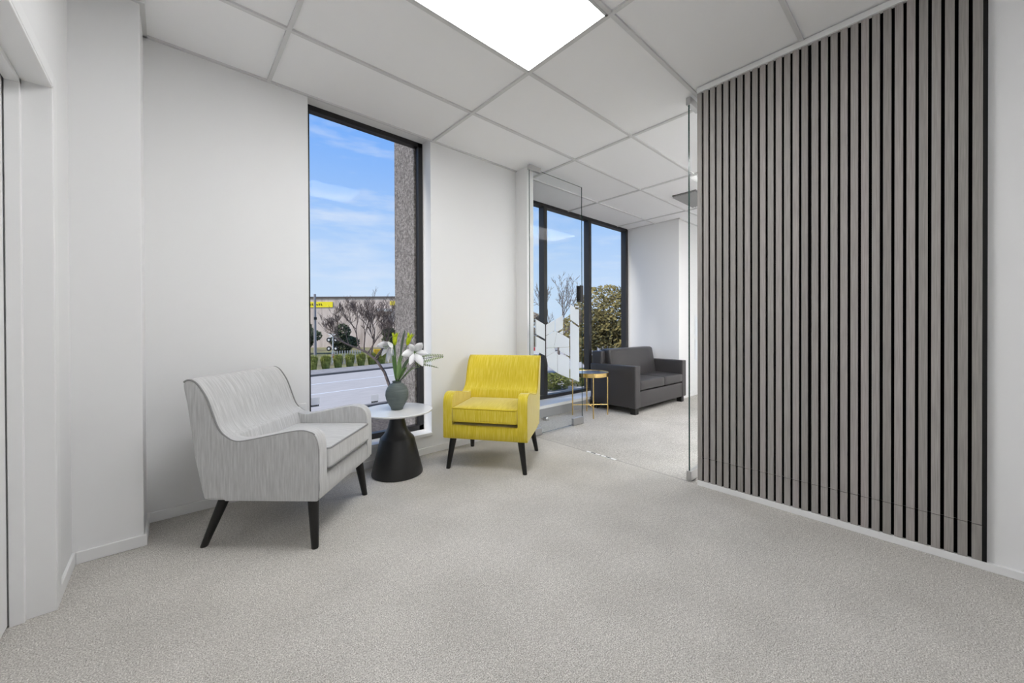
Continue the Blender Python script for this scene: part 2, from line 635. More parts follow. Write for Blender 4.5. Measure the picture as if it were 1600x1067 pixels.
struct('wall_front', MB().box((-0.6, YS - 0.15, 0), (XF + 0.2, YS, H + 0.2)), WALL, 'white wall behind the viewer', 'wall')
struct('roof', MB().box((-2.5, YS - 0.6, H + 0.2), (XF + 0.6, 3.1, H + 0.55)), MIDGREY, 'unseen flat roof slab added over both rooms to block the sun', 'roof')  # out of view, put in to keep the sun out of the rooms


# skirting
def skirt(name, x0, y0, x1, y1, h, label):
    struct(name, MB().box((x0, y0, 0), (x1, y1, h)), TRIM, label, 'baseboard', bevel=0.003)


skirt('baseboard_back', XP, YW - 0.012, 2.645, YW, 0.056, 'white skirting under the tall window')
skirt('baseboard_pillar', XL + 0.012, YP - 0.012, XP + 0.012, YP, 0.056, 'white skirting around the pillar')
skirt('baseboard_recess', XP, YP - 0.001, XP + 0.012, YW - 0.012, 0.056, 'short white skirting on the side of the pillar')
skirt('baseboard_left', XL, DY1 + 0.058, XL + 0.012, YP, 0.056, 'short white skirting beside the door frame')
skirt('baseboard_right', XS - 0.022, YS, XS, 1.085, 0.036, 'low white skirting under the slatted panels')
skirt('baseboard_stub', 2.633, 2.735, 2.645, YW - 0.012, 0.056, 'white skirting on the narrow return wall')
skirt('baseboard_office', XE - 0.012, YE - 0.012, XE, 3.125, 0.056, 'white skirting behind the sofa')
skirt('baseboard_office_far', XF - 0.012, YS, XF, YE, 0.056, 'white skirting on the far office wall')
skirt('baseboard_office_end', XE, YE - 0.012, XF, YE, 0.056, 'white skirting beyond the sofa')
# cornice over the slats
struct('trim_cornice', MB().box((XS - 0.034, YS, H - 0.030), (XS, 1.082, H)), TRIM, 'thin white strip along the top of the slatted panels', 'trim', bevel=0.002)

# ---- window 1
def window(name, label, x0, x1, z0, z1, yf, depth, mull, fw, fwt, fwb, panes=True):
    o = thing(name, label, 'window', (0, 0, 0), kind='structure')
    f = MB()
    f.box((x0, yf, z0), (x0 + fw, yf + depth, z1)).box((x1 - fw, yf, z0), (x1, yf + depth, z1))
    f.box((x0, yf, z1 - fwt), (x1, yf + depth, z1)).box((x0, yf, z0), (x1, yf + depth, z0 + fwb))
    tag(f.build('window_frame', BLACK, o, bevel=0.002), 'black metal frame')
    xs = [x0 + fw]
    for m in mull:
        MB().box((m - fw, yf, z0 + fwb), (m, yf + depth, z1 - fwt)).build('mullion', BLACK, o, bevel=0.002)
        xs += [m - fw, m]
    xs.append(x1 - fw)
    for k in range(0, len(xs), 2):
        MB().box((xs[k], yf + depth * 0.72, z0 + fwb), (xs[k + 1], yf + depth * 0.72 + 0.006, z1 - fwt)).build('pane', GLASS, o)
    return o


w1 = window('window_1', 'tall black framed window between the two armchairs', WX0 + 0.001, WX1 - 0.001, 0.168, WZ1, 3.03, 0.06, [], 0.042, 0.038, 0.05)
MB().box((WX0, YW - 0.014, WZ0 - 0.002), (WX1 + 0.001, 3.03, 0.175)).build('window_sill', TRIM, w1, bevel=0.003)
MB().box((WX0, 3.09, 0.13), (WX1, 3.22, 0.165)).build('outer_sill', mat('zinc', (0.5, 0.5, 0.5, 1), 0.5), w1)
w2 = window('window_2', 'wide black framed office window of several panes', 2.872, XE - 0.001, 0.142, H + 0.012, YG, 0.09, [3.655, 4.60], 0.065, 0.04, 0.045)
MB().box((2.871, 3.12, 0.106), (XE, YG + 0.08, 0.142)).build('window_sill', TRIM, w2, bevel=0.003)
struct('wall_facade', MB().box((1.60, YB, -3.2), (2.87, 3.47, 4.2)).box((-2.0, YB, -3.2), (WX0, 3.092, 4.2)).box((WX0, YB + 0.02, -3.2), (1.6, 3.18, 0.13)).box((WX0, YB + 0.02, 2.76), (1.6, 3.12, 4.2)),
       noise_mat('pebble_render', [(0.30, lin(78, 74, 72)), (0.5, lin(132, 127, 124)), (0.68, lin(178, 172, 168))], nscale=46, detail=5, bump=(0.02, 0.9), nrough=0.75),
       'grey rough cast column outside the tall window', 'wall')


# stickers on the glass of window 1
def sticker(x, z, label):
    t = thing('window_sticker', label, 'sticker', (x, 3.0725, z))
    MB().box((-0.031, -0.0008, 0), (0.031, 0, 0.068)).build('label_sheet', film_mat('clear_sticker', (0.92, 0.92, 0.93, 1), 0.35), t)
    b = MB()
    rr = random.Random(3)
    xx = -0.027
    while xx < 0.024:
        wd = rr.uniform(0.003, 0.007)
        b.box((xx, -0.0014, 0.004), (xx + wd, -0.0009, 0.015 + rr.uniform(-0.001, 0.002)))
        xx += wd + 0.0008
    b.build('print', BLACKTRIM, t)
    return t


sticker(0.79, 0.485, 'small clear sticker at the edge of the window above the grey chair arm')
sticker(1.237, 0.455, 'small clear sticker on the window glass above the white table top')

# ---- lamp panels: one in view, the others added out of view
def lamp(x0, y0, label, wid=1.2):
    t = thing('ceiling_light_panel', label, 'ceiling light', (x0 + wid / 2, y0 + 0.3, H), group='ceiling light panels')
    f = MB()
    a, b = wid / 2 - TW, 0.3 - TW
    for lo_, hi_ in (((-a, -b), (a, -b + 0.012)), ((-a, b - 0.012), (a, b)), ((-a, -b), (-a + 0.012, b)), ((a - 0.012, -b), (a, b))):
        f.box((*lo_, -0.004), (*hi_, 0.012))
    f.build('frame', FRAMEM, t)
    MB().box((-a + 0.011, -b + 0.011, 0.0), (a - 0.011, b - 0.011, 0.006)).build('diffuser', LAMPM, t)
    return t


lamp(0.48, 1.116, 'bright white rectangular light panel in the ceiling before the slatted wall')
lamp(0.48, -1.884, 'added unseen square light panel in the ceiling behind the viewer', 0.6)  # unseen panel added as rear light for the right wall
for lx, ly, b_ in ((4.08, 0.516, 'nearest the sofa'), (2.88, -0.684, 'behind the slatted wall'), (4.08, -0.684, 'second back from the sofa'), (2.88, -1.884, 'at the back of the office')):
    lamp(lx, ly, 'added unseen light panel in the office ceiling %s' % b_)  # unseen panels added to brighten the office
# supply air grille in the office
t = thing('ceiling_vent', 'grey louvred air vent in the office ceiling', 'vent', (4.86, 2.03, H))
MB().box((-0.30, -0.14, -0.003), (0.30, 0.14, 0.011)).build('vent_plate', mat('vent_dark', (0.20, 0.20, 0.20, 1), 0.6), t)
v = MB()
for k in range(9):
    y = -0.125 + k * 0.031
    v.add([(-0.29, y, -0.004), (0.29, y, -0.004), (0.29, y + 0.02, -0.014), (-0.29, y + 0.02, -0.014), (-0.29, y, -0.006), (0.29, y, -0.006), (0.29, y + 0.02, -0.016), (-0.29, y + 0.02, -0.016)],
          [(0, 1, 2, 3), (7, 6, 5, 4), (0, 4, 5, 1), (3, 2, 6, 7), (0, 3, 7, 4), (1, 5, 6, 2)])
v.build('louvres', mat('vent_grey', (0.30, 0.30, 0.30, 1), 0.5), t)

# ---- slatted acoustic panels: two tall ones and the two short strips under them
PX = XS - 0.020                     # slat faces
def slat_panel(y1, n, z0, z1, label, end=False):
    t = thing('slat_panel', label, 'wall panel', (XS, 0, 0), group='grey slatted wall panels')
    s = MB()
    for k in range(n):
        a = y1 - 0.0405 * k
        s.box((-0.021, a - 0.0285, z0), (-0.007, a, z1))
    s.build('slats', SLAT, t)
    y0 = y1 - 0.0405 * n + 0.012
    MB().box((-0.007, y0 - 0.0119, z0), (-0.0005, y1, z1)).build('felt_backing', FELT, t)
    return t


ZJ, ZT, ZB = 0.192, H - 0.028, 0.037
slat_panel(1.0845, 15, ZJ + 0.0026, ZT, 'tall grey slatted panel next to the glass doors')
slat_panel(0.472, 15, ZJ + 0.0026, ZT, 'tall grey slatted panel next to the bare white wall end')
slat_panel(1.0845, 15, ZB, ZJ, 'short grey slatted strip above the skirting by the glass doors')
slat_panel(0.472, 15, ZB, ZJ, 'short grey slatted strip above the skirting by the bare white wall end')
struct('trim_slat_end', MB().box((XS - 0.022, -0.1375, ZB), (XS, -0.1235, ZT)), BLACKTRIM, 'black edge strip that ends the slatted panels', 'trim')


# ------------------------------------------------------------------ glass doors
def clip(poly, n, c):
    """keep the side n.p >= c of a convex outline"""
    out = []
    for i, p in enumerate(poly):
        q = poly[(i + 1) % len(poly)]
        a = n[0] * p[0] + n[1] * p[1] - c
        b = n[0] * q[0] + n[1] * q[1] - c
        if a >= 0:
            out.append(p)
        if (a > 0 > b) or (a < 0 < b):
            s = a / (a - b)
            out.append((p[0] + (q[0] - p[0]) * s, p[1] + (q[1] - p[1]) * s))
    return out


def cut(polys, p, q, wdt):
    """take a strip of width wdt along p-q out of every outline"""
    dx, dz = q[0] - p[0], q[1] - p[1]
    l = math.hypot(dx, dz)
    n = (-dz / l, dx / l)
    c = n[0] * p[0] + n[1] * p[1]
    out = []
    for po in polys:
        for r in (clip(po, n, c + wdt / 2), clip(po, (-n[0], -n[1]), -c + wdt / 2)):
            if len(r) > 2:
                out.append(r)
    return out


def film_polys():
    P = []
    # outlines as (x, z) in the plane of the door, hinge at x = 2.65
    P += cut(cut([[(2.66, 1.153), (2.80, 1.095), (2.80, 0.785), (2.66, 0.84)]], (2.6685, 0), (2.6685, 2), 0.008), (2.609, 1.018), (2.808, 0.937), 0.020)
    b1 = cut(cut([[(2.817, 1.095), (2.946, 1.145), (2.946, 1.035), (2.817, 0.985)]], (2.80, 0.98), (2.95, 1.04), 0.002), (0, 5), (9, 5), .001)
    P += b1
    P += cut([[(2.954, 1.148), (3.075, 1.195), (3.075, 0.992), (2.954, 1.035)]], (2.98, 1.008), (3.08, 1.050), 0.020)
    P += [[(2.817, 0.982), (2.945, 1.032), (2.975, 1.02), (2.932, 0.86), (2.817, 0.86)],
          [(2.978, 1.02), (3.073, 0.990), (3.176, 0.947), (3.176, 0.86), (3.02, 0.86), (2.935, 0.86)]]
    # ring of pieces round the little star
    P += [[(2.817, 0.857), (2.93, 0.857), (2.955, 0.822), (2.817, 0.775)],
          [(2.817, 0.772), (2.955, 0.818), (2.985, 0.80), (2.985, 0.594), (2.858, 0.666), (2.838, 0.699)],
          [(3.015, 0.857), (3.176, 0.857), (3.176, 0.758), (3.05, 0.808), (3.012, 0.83)],
          [(3.05, 0.79), (3.176, 0.742), (3.176, 0.523), (2.989, 0.592), (2.989, 0.795), (3.005, 0.78)]]
    cpoly = [[(3.193, 1.313), (3.275, 1.284), (3.275, 0.495), (3.193, 0.523)], [(3.275, 1.265), (3.343, 1.265), (3.343, 0.468), (3.275, 0.495)]]
    P += cut(cut(cpoly, (3.2, 1.138), (3.346, 1.074), 0.020), (3.27, 0.681), (3.35, 0.676), 0.0)
    P += [[(3.279, 1.300), (3.343, 1.300), (3.343, 1.287), (3.279, 1.287)]]
    return P


def glass_door(name, label, x0, x1, y, film_shift=0.0, z0=0.014, z1=2.615, mirror=False):
    t = thing(name, label, 'glass door', (0, 0, 0), kind='structure')
    g = MB()
    th = 0.005
    g.box((x0, y - th, z0), (x1, y + th, z1))
    # narrow edges are dark green
    me = g
    mi = []
    for f in me.f:
        ys = {round(me.v[i][1], 4) for i in f}
        mi.append(0 if len(ys) == 1 else 1)
    me.mi = mi
    me.build('glass_pane', [DGLASS, GEDGE], t)
    fm = MB()
    for po in film_polys():
        pts = [(p[0] + film_shift, p[1]) for p in po]
        fm.prism(pts, lambda a, b, s: (a, s, b), y - th - 0.0012, y - th - 0.0004)
    tag(fm.build('frosted_film', FILM, t), 'frosted white hexagon pattern film')
    # patch fittings: hinge top and bottom, lock at the free bottom corner
    for nm, bx in (('top_pivot', ((x0 - 0.012, z1 - 0.022), (x0 + 0.15, z1 + 0.028))), ('bottom_pivot', ((x0 - 0.012, 0.006), (x0 + 0.15, 0.072))), ('lock_patch', ((x1 - 0.165, 0.006), (x1 + 0.004, 0.082)))):
        (a, b), (c, d) = bx
        MB().box((a, y - 0.016, b), (c, y + 0.016, d)).build(nm, STEEL, t, bevel=0.003)
    h = MB()
    for s in (-1, 1):
        h.box((x1 - 0.062, y + s * 0.022 - 0.006, 1.345), (x1 - 0.008, y + s * 0.022 + 0.006, 1.527))
        for zz in (1.37, 1.50):
            h.box((x1 - 0.045, min(y, y + s * 0.02), zz - 0.008), (x1 - 0.025, max(y, y + s * 0.02), zz + 0.008))
    tag(h.build('door_handle', BLACK, t, bevel=0.003), 'short black pull handle')
    return t


glass_door('door_2', 'frameless glass door with frosted hexagon film standing open behind the yellow armchair', 2.592, 3.402, 2.645)
glass_door('door_3', 'frameless glass door seen edge on beside the slatted wall', 2.668, 3.478, 1.152, 0.08)
# strike plates in the carpet seam
for y0, lb in ((1.885, 'slim metal strike plate in the carpet seam nearer the yellow armchair'), (1.735, 'slim metal strike plate in the carpet seam nearer the slatted wall')):
    t = thing('strike_plate', lb, 'strike plate', (XS, y0, 0.001), group='strike plates in the carpet')
    MB().box((-0.011, 0, -0.002), (0.011, 0.135, 0.0022)).build('plate', mat('strike_steel', (0.88, 0.88, 0.88, 1), 0.4), t)
    MB().box((-0.006, 0.045, 0.002), (0.006, 0.09, 0.003)).build('slot', BLACKTRIM, t)
t = thing('door_stop', 'small round steel door stop on the office carpet', 'door stop', (3.219, 3.02, -0.001))
MB().lathe([(0.026, 0), (0.026, 0.012), (0.03, 0.014), (0.03, 0.03), (0.027, 0.034), (0.0, 0.035)], 24).build('stop_body', STEEL, t, smooth=True)
# power outlet behind the grey chair
t = thing('power_outlet', 'white power outlet low on the wall beside the window', 'power outlet', (0.63, YW, 0.50))
MB().box((-0.058, -0.009, -0.036), (0.058, 0.0, 0.055)).build('faceplate', TRIM, t, bevel=0.003)
for s in (-1, 1):
    MB().box((s * 0.03 - 0.008, -0.012, 0.018), (s * 0.03 + 0.008, -0.008, 0.034)).build('rocker_switch', TRIM, t)


# ------------------------------------------------------------------ armchairs
def smooth_path(pts, k=5):
    out = []
    n = len(pts)
    for i in range(n - 1):
        p0 = pts[max(i - 1, 0)]
        p1, p2 = pts[i], pts[i + 1]
        p3 = pts[min(i + 2, n - 1)]
        for j in range(k):
            t = j / k
            out.append(tuple(0.5 * (2 * p1[d] + (p2[d] - p0[d]) * t + (2 * p0[d] - 5 * p1[d] + 4 * p2[d] - p3[d]) * t * t + (3 * p1[d] - p0[d] - 3 * p2[d] + p3[d]) * t ** 3) for d in range(len(p1))))
    out.append(tuple(pts[-1]))
    return out


def armchair(label, cloth, pipe, loc, fw):
    t = thing('armchair', label, 'armchair', (*loc, 0), math.atan2(-fw[0], fw[1]))
    wd = 0.322
    zb = 0.236
    # (forward, z) outlines; lateral is local x, forward is local y
    back_top = smooth_path([(-0.328, 0.70), (-0.345, 0.785), (-0.338, 0.812), (-0.314, 0.823), (-0.288, 0.815), (-0.264, 0.793), (-0.228, 0.737), (-0.200, 0.665), (-0.176, 0.600), (-0.150, 0.562), (-0.115, 0.537)], 4)
    arm_top = smooth_path([(-0.150, 0.562), (-0.115, 0.537), (-0.075, 0.527), (-0.022, 0.533), (0.087, 0.555), (0.179, 0.573), (0.235, 0.579), (0.275, 0.572), (0.302, 0.555), (0.317, 0.525), (0.322, 0.490)], 4)
    back = [(-0.10, zb), (-0.247, zb), (-0.290, 0.434)] + back_top[:-1] + [(-0.118, 0.535), (-0.10, 0.47)]
    MB().prism(back, lambda a, b, s: (s, a, b), -wd, wd).build('backrest', cloth, t, bevel=0.018, seg=4, angle=45)
    arm = [(-0.150, zb + 0.02)] + arm_top + [(0.323, 0.36), (0.321, zb + 0.02), (0.308, zb)] + [(-0.14, zb)]
    for s in (-1, 1):
        MB().prism(arm, lambda a, b, q: (q, a, b), s * 0.250, s * (wd - 0.0005)).build('arm', cloth, t, bevel=0.028, seg=5, angle=45)
        # piping along the outer edge of back wing and arm
        line = back_top[8:-4] + arm_top[2:] + [(0.3225, 0.40), (0.322, 0.30), (0.319, zb + 0.012)]
        MB().tube([(s * (wd - 0.004), a - (0.004 if a > 0.3 else 0), b - 0.004) for a, b in line], 0.0042, 6).build('piping', pipe, t, smooth=True)
    rail = [(-0.12, zb), (0.308, zb), (0.3185, zb + 0.012), (0.320, 0.325), (0.314, 0.343), (-0.12, 0.343)]
    MB().prism(rail, lambda a, b, q: (q, a, b), -0.262, 0.262).build('seat_rail', cloth, t, bevel=0.006, seg=2, angle=45)
    cu = MB().rbox((-0.249, -0.125, 0.366), (0.249, 0.336, 0.474), 0.018, 7, 0.016)
    c = cu.build('seat_cushion', cloth, t, smooth=True, angle=80)
    for z in (0.468, 0.373):
        x, y0, y1, r = 0.247, -0.11, 0.333, 0.02
        loop = []
        for cx, cy, a0 in ((x - r, y1 - r, 0), (-x + r, y1 - r, 90), (-x + r, y0 + r, 180), (x - r, y0 + r, 270)):
            for k in range(4):
                an = math.radians(a0 + k * 30)
                loop.append((cx + r * math.cos(an), cy + r * math.sin(an), z))
        MB().tube(loop, 0.0045, 6, closed=True).build('piping', pipe, c, smooth=True)
    for sx in (-1, 1):
        for top, bot in (((sx * 0.262, 0.258, zb + 0.004), (sx * 0.297, 0.285, 0.0)), ((sx * 0.262, -0.180, zb + 0.004), (sx * 0.292, -0.268, 0.0))):
            n, prof = 16, []
            m = MB()
            vs = []
            for z, r in ((0.0, 0.0150), (0.004, 0.0165), (zb + 0.004, 0.0265)):
                k = z / (zb + 0.004)
                cx, cy = bot[0] + (top[0] - bot[0]) * k, bot[1] + (top[1] - bot[1]) * k
                vs += [(cx + r * math.cos(2 * PI * a / n), cy + r * math.sin(2 * PI * a / n), z) for a in range(n)]
            fs = [(i * n + a, i * n + (a + 1) % n, (i + 1) * n + (a + 1) % n, (i + 1) * n + a) for i in range(2) for a in range(n)]
            fs += [tuple(range(n))[::-1], tuple(range(2 * n, 3 * n))]
            m.add(vs, fs).build('leg', DARKWOOD, t, smooth=True)
    return t


GREYC = fabric('grey_fabric', lin(182, 182, 182), lin(195, 195, 195), lin(208, 208, 208))
GREYP = mat('grey_piping', lin(140, 140, 140), 0.85)
YELC = fabric('yellow_fabric', lin(204, 182, 44), lin(216, 194, 62), lin(226, 208, 96))
YELP = mat('yellow_piping', lin(196, 172, 36), 0.85)
armchair('light grey slubbed fabric armchair on black tapered legs beside the pillar', GREYC, GREYP, (0.509, 2.43), (0.7317, -0.6816))
armchair('yellow fabric armchair on black tapered legs before the glass door', YELC, YELP, (1.97, 2.41), (-0.816, -0.578))

# ------------------------------------------------------------------ round side table, vase and flowers
TX, TY = 1.238, 2.66
t = thing('side_table', 'round white topped side table on a black bell shaped base by the window', 'side table', (TX, TY, 0))
MB().lathe([(0.172, 0.0), (0.181, 0.003), (0.1825, 0.012), (0.121, 0.262), (0.117, 0.267), (0.100, 0.284), (0.080, 0.312), (0.066, 0.345), (0.057, 0.385), (0.050, 0.425), (0.048, 0.449)], 64).build('base', mat('black_powder_coat', (0.012, 0.012, 0.012, 1), 0.42, spec=0.5), t, smooth=True, angle=30)
MB().lathe([(0.235, 0.449), (0.252, 0.456), (0.255, 0.461), (0.255, 0.465), (0.252, 0.468), (0.0005, 0.468)], 96).build('table_top', WHITE, t, smooth=True, angle=30)
VZ = 0.468
t = thing('vase', 'dark grey green round vase on the white side table', 'vase', (TX, TY, VZ))
MB().lathe([(0.038, 0.0), (0.042, 0.003), (0.046, 0.018), (0.062, 0.045), (0.077, 0.078), (0.083, 0.108), (0.080, 0.138), (0.068, 0.166), (0.048, 0.187), (0.035, 0.194), (0.031, 0.199), (0.033, 0.206), (0.036, 0.209), (0.033, 0.210), (0.028, 0.204), (0.027, 0.19), (0.03, 0.18), (0.001, 0.178)], 48
           ).build('vase_body', noise_mat('vase_glaze', [(0.3, lin(82, 92, 90)), (0.7, lin(104, 113, 110))], (1, 1, 14), 6, rough=0.55, spec=0.4), t, smooth=True, angle=60)

STEMM = mat('stem_green', lin(78, 112, 58), 0.6)
STEMD = mat('stem_dark', lin(58, 70, 48), 0.6)
LEAFM = mat('leaf_green', lin(112, 142, 84), 0.6)
LEAFD = mat('leaf_dark', lin(84, 98, 80), 0.6)
BUDM = noise_mat('bud_yellow_green', [(0.3, lin(150, 176, 20)), (0.7, lin(206, 214, 40))], nscale=60, rough=0.5)
PETAL = mat('white_petal', (0.86, 0.86, 0.88, 1), 0.55)
FERNM = mat('fern_green', lin(128, 146, 96), 0.6)


def rel(off, up, back=0.0):
    """offset from the vase mouth: along the wall diagonal, up and away"""
    return Vector((0.746 * off + 0.666 * back, -0.666 * off + 0.746 * back, up))


def stem_path(end, bow=0.02, n=9):
    a = Vector((rel(0.0, 0)[0], 0, 0)) * 0
    a = Vector((random.uniform(-0.012, 0.012), random.uniform(-0.012, 0.012), -0.012))
    out = []
    side = Vector((end.y, -end.x, 0))
    for i in range(n):
        k = i / (n - 1)
        p = a.lerp(end, k)
        # leave the mouth steeply, lean out later
        p.x = a.x + (end.x - a.x) * (k ** 1.35)
        p.y = a.y + (end.y - a.y) * (k ** 1.35)
        out.append(p)
    return out


def blade(path_pts, width, normal, m, name, parent, curl=0.15):
    """a long leaf or petal along a path, a little folded, with thickness"""
    mb = MB()
    n = len(path_pts)
    top, bot = [], []
    for i, p in enumerate(path_pts):
        k = i / (n - 1)
        wv = width * (math.sin(PI * min(0.06 + 0.94 * k, 0.995)) ** 0.7)
        tg = (path_pts[min(i + 1, n - 1)] - path_pts[max(i - 1, 0)]).normalized()
        sd_ = tg.cross(normal)
        sd_ = sd_.normalized() if sd_.length > 1e-6 else tg.orthogonal().normalized()
        nn = sd_.cross(tg).normalized()
        for q, lst, th in ((0, top, 0.0006), (1, bot, -0.0006)):
            lst.append([p - sd_ * wv + nn * (curl * wv + th), p + nn * th, p + sd_ * wv + nn * (curl * wv + th)])
    vs = [v for row in top for v in row] + [v for row in bot for v in row]
    o = n * 3
    fs = []
    for i in range(n - 1):
        for j in range(2):
            a = i * 3 + j
            fs.append((a, a + 1, a + 4, a + 3))
            fs.append((o + a, o + a + 3, o + a + 4, o + a + 1))
        for j in (0, 2):
            a = i * 3 + j
            fs.append((a, a + 3, o + a + 3, o + a))
    mb.add(vs, fs)
    return mb.build(name, m, parent, smooth=True, angle=80)


def flower_thing(name, label, group):
    return thing(name, label, 'flower', (TX, TY, VZ + 0.206), group=group)


def lily(label, end, axis, size, droop):
    t = flower_thing('lily', label, 'lilies in the vase')
    MB().tube(stem_path(end), [0.0032] * 9, 6).build('stem', STEMM, t, smooth=True)
    ax = axis.normalized()
    u = ax.orthogonal().normalized()
    w_ = ax.cross(u)
    MB().tube([end, end + ax * 0.02], [0.004, 0.007], 8).build('calyx', LEAFM, t, smooth=True)
    for k in range(6):
        an = k * PI / 3 + 0.3
        d = u * math.cos(an) + w_ * math.sin(an)
        L = size * (1.0 if k % 2 else 0.88)
        pts = []
        for i in range(8):
            s = i / 7
            out = L * 0.62 * (s ** 1.25)
            fwd = L * (0.95 * s - 0.42 * s * s)
            pts.append(end + ax * (0.012 + fwd) + d * (0.006 + out) + Vector((0, 0, -droop * L * s * s)))
        blade(pts, size * (0.20 if k % 2 else 0.15), -ax + d * 0.4, PETAL, 'petal', t, 0.25)
    for k in range(4):
        an = k * PI / 2
        d = u * math.cos(an) + w_ * math.sin(an)
        MB().tube([end + ax * 0.015, end + ax * size * 0.45 + d * 0.006, end + ax * size * 0.62 + d * 0.014], [0.0009, 0.0009, 0.0022], 5).build('stamen', LEAFM, t, smooth=True)
    return t


lily('white open lily hanging toward the grey armchair', rel(-0.025, 0.275), rel(-0.55, -0.30, -0.75), 0.130, 0.22)
lily('white open lily facing the yellow armchair', rel(0.135, 0.215, -0.02), rel(0.30, 0.05, -0.85), 0.145, 0.12)


def bud(label, end, lean):
    t = flower_thing('lily_bud', label, 'yellow green buds in the vase')
    MB().tube(stem_path(end), [0.0028] * 9, 6).build('stem', STEMM, t, smooth=True)
    ax = lean.normalized()
    u = ax.orthogonal().normalized()
    w_ = ax.cross(u)
    L = 0.085
    MB().tube([end, end + ax * 0.012, end + ax * 0.03, end + ax * 0.055, end + ax * 0.066], [0.004, 0.012, 0.0165, 0.017, 0.013], 12).build('bud_body', BUDM, t, smooth=True)
    for k in range(6):
        an = k * PI / 3
        d = u * math.cos(an) + w_ * math.sin(an)
        pts = [end + ax * (0.045 + 0.05 * i / 5) + d * (0.012 + 0.016 * (i / 5) ** 2) for i in range(6)]
        blade(pts, 0.007, d, BUDM, 'petal_tip', t, 0.2)
    return t


bud('yellow green bud standing straight above the vase', rel(-0.015, 0.265), rel(0.02, 1))
bud('yellow green bud leaning toward the black window frame', rel(0.075, 0.265), rel(0.32, 1))


def leaf_spray(label, end, width, m, mid, nrm):
    t = thing('leaf', label, 'leaf', (TX, TY, VZ + 0.206), group='long leaves in the vase')
    a = Vector((random.uniform(-0.01, 0.01), random.uniform(-0.01, 0.01), -0.012))
    p1 = a.lerp(end, mid)
    MB().tube([a, a.lerp(p1, 0.5), p1], [0.002] * 3, 6).build('stem', STEMD, t, smooth=True)
    pts = [p1.lerp(end, i / 8) + Vector((0, 0, 0.02 * math.sin(PI * i / 8))) for i in range(9)]
    blade(pts, width, nrm, m, 'blade', t, 0.3)
    return t


NV = Vector((-0.66, -0.75, 0.25))
leaf_spray('narrow dark leaf rising between the two buds', rel(0.062, 0.38), 0.009, LEAFD, 0.45, NV)
leaf_spray('broad green leaf upright beside the bud stem', rel(0.035, 0.215), 0.013, LEAFM, 0.15, NV)
leaf_spray('grey green leaf leaning toward the open lily', rel(0.10, 0.175), 0.011, LEAFD, 0.3, NV)
leaf_spray('dark green leaf close against the straight bud stem', rel(-0.03, 0.20), 0.012, STEMM, 0.1, NV)
leaf_spray('flat light green leaf low beneath the open lily', rel(0.165, 0.105), 0.016, LEAFM, 0.35, Vector((0, 0, 1)))
leaf_spray('small green leaf low over the vase rim', rel(0.075, 0.10), 0.014, LEAFM, 0.3, NV)
leaf_spray('green leaf crossing behind the vase mouth', rel(0.03, 0.14), 0.012, LEAFM, 0.1, NV)


def fern(label, start, end, n, lw):
    t = thing('fern_frond', label, 'fern', (TX, TY, VZ + 0.206), group='fern fronds in the vase')
    a = Vector((0.005, -0.005, -0.012))
    pts = [a.lerp(start, i / 5) for i in range(5)] + [start.lerp(end, i / 8) + Vector((0, 0, -0.02 * (i / 8) ** 2)) for i in range(9)]
    MB().tube(pts, [0.0019] * len(pts), 5).build('stem', STEMD, t, smooth=True)
    lf = MB()
    ax = (end - start).normalized()
    up = Vector((0, 0, 1))
    for i in range(n):
        k = i / n
        p = start.lerp(end, k) + Vector((0, 0, -0.02 * k * k))
        L = lw * (1 - 0.75 * k)
        for s in (-1, 1):
            d = (up * s * 0.85 + ax * 0.35 + Vector((-0.66, -0.75, 0)) * 0.25).normalized()
            q = p + d * L
            sd_ = ax * 0.0055
            nn = Vector((-0.66, -0.75, 0)) * 0.0007
            m = (p + q) / 2
            lf.add([p + nn, m - sd_ + nn, q + nn, m + sd_ + nn, p - nn, m - sd_ - nn, q - nn, m + sd_ - nn],
                   [(0, 1, 2, 3), (7, 6, 5, 4), (0, 4, 5, 1), (1, 5, 6, 2), (2, 6, 7, 3), (3, 7, 4, 0)])
    lf.build('leaflets', FERNM, t)
    return t


fern('feathery fern frond reaching out past the open lily', rel(0.15, 0.155), rel(0.345, 0.205), 15, 0.055)
fern('thin drooping fern frond under the feathery one', rel(0.14, 0.13), rel(0.305, 0.118), 10, 0.018)

# ------------------------------------------------------------------ office: sofa and brass table
LEATH = mat('dark_leather', lin(62, 60, 61), 0.36, spec=0.5, bump=(60, 0.002, 0.15))
SX0, SX1, SY0, SY1 = 4.17, 5.552, 2.44, 3.105
s = thing('sofa', 'dark grey leather two seat sofa under the office window', 'sofa', (SX0, SY0, 0))
W_, D_ = SX1 - SX0, SY1 - SY0
for a in (0.0, W_ - 0.118):
    MB().rbox((a, 0.0, 0.076), (a + 0.118, D_, 0.592), 0.014, 6).build('arm', LEATH, s, smooth=True, angle=80)
MB().rbox((0.115, 0.008, 0.076), (W_ - 0.115, D_ - 0.02, 0.276), 0.010, 6).build('base', LEATH, s, smooth=True, angle=80)


def lean(p):
    return Vector((p.x, p.y + (p.z - 0.30) * 0.17, p.z))


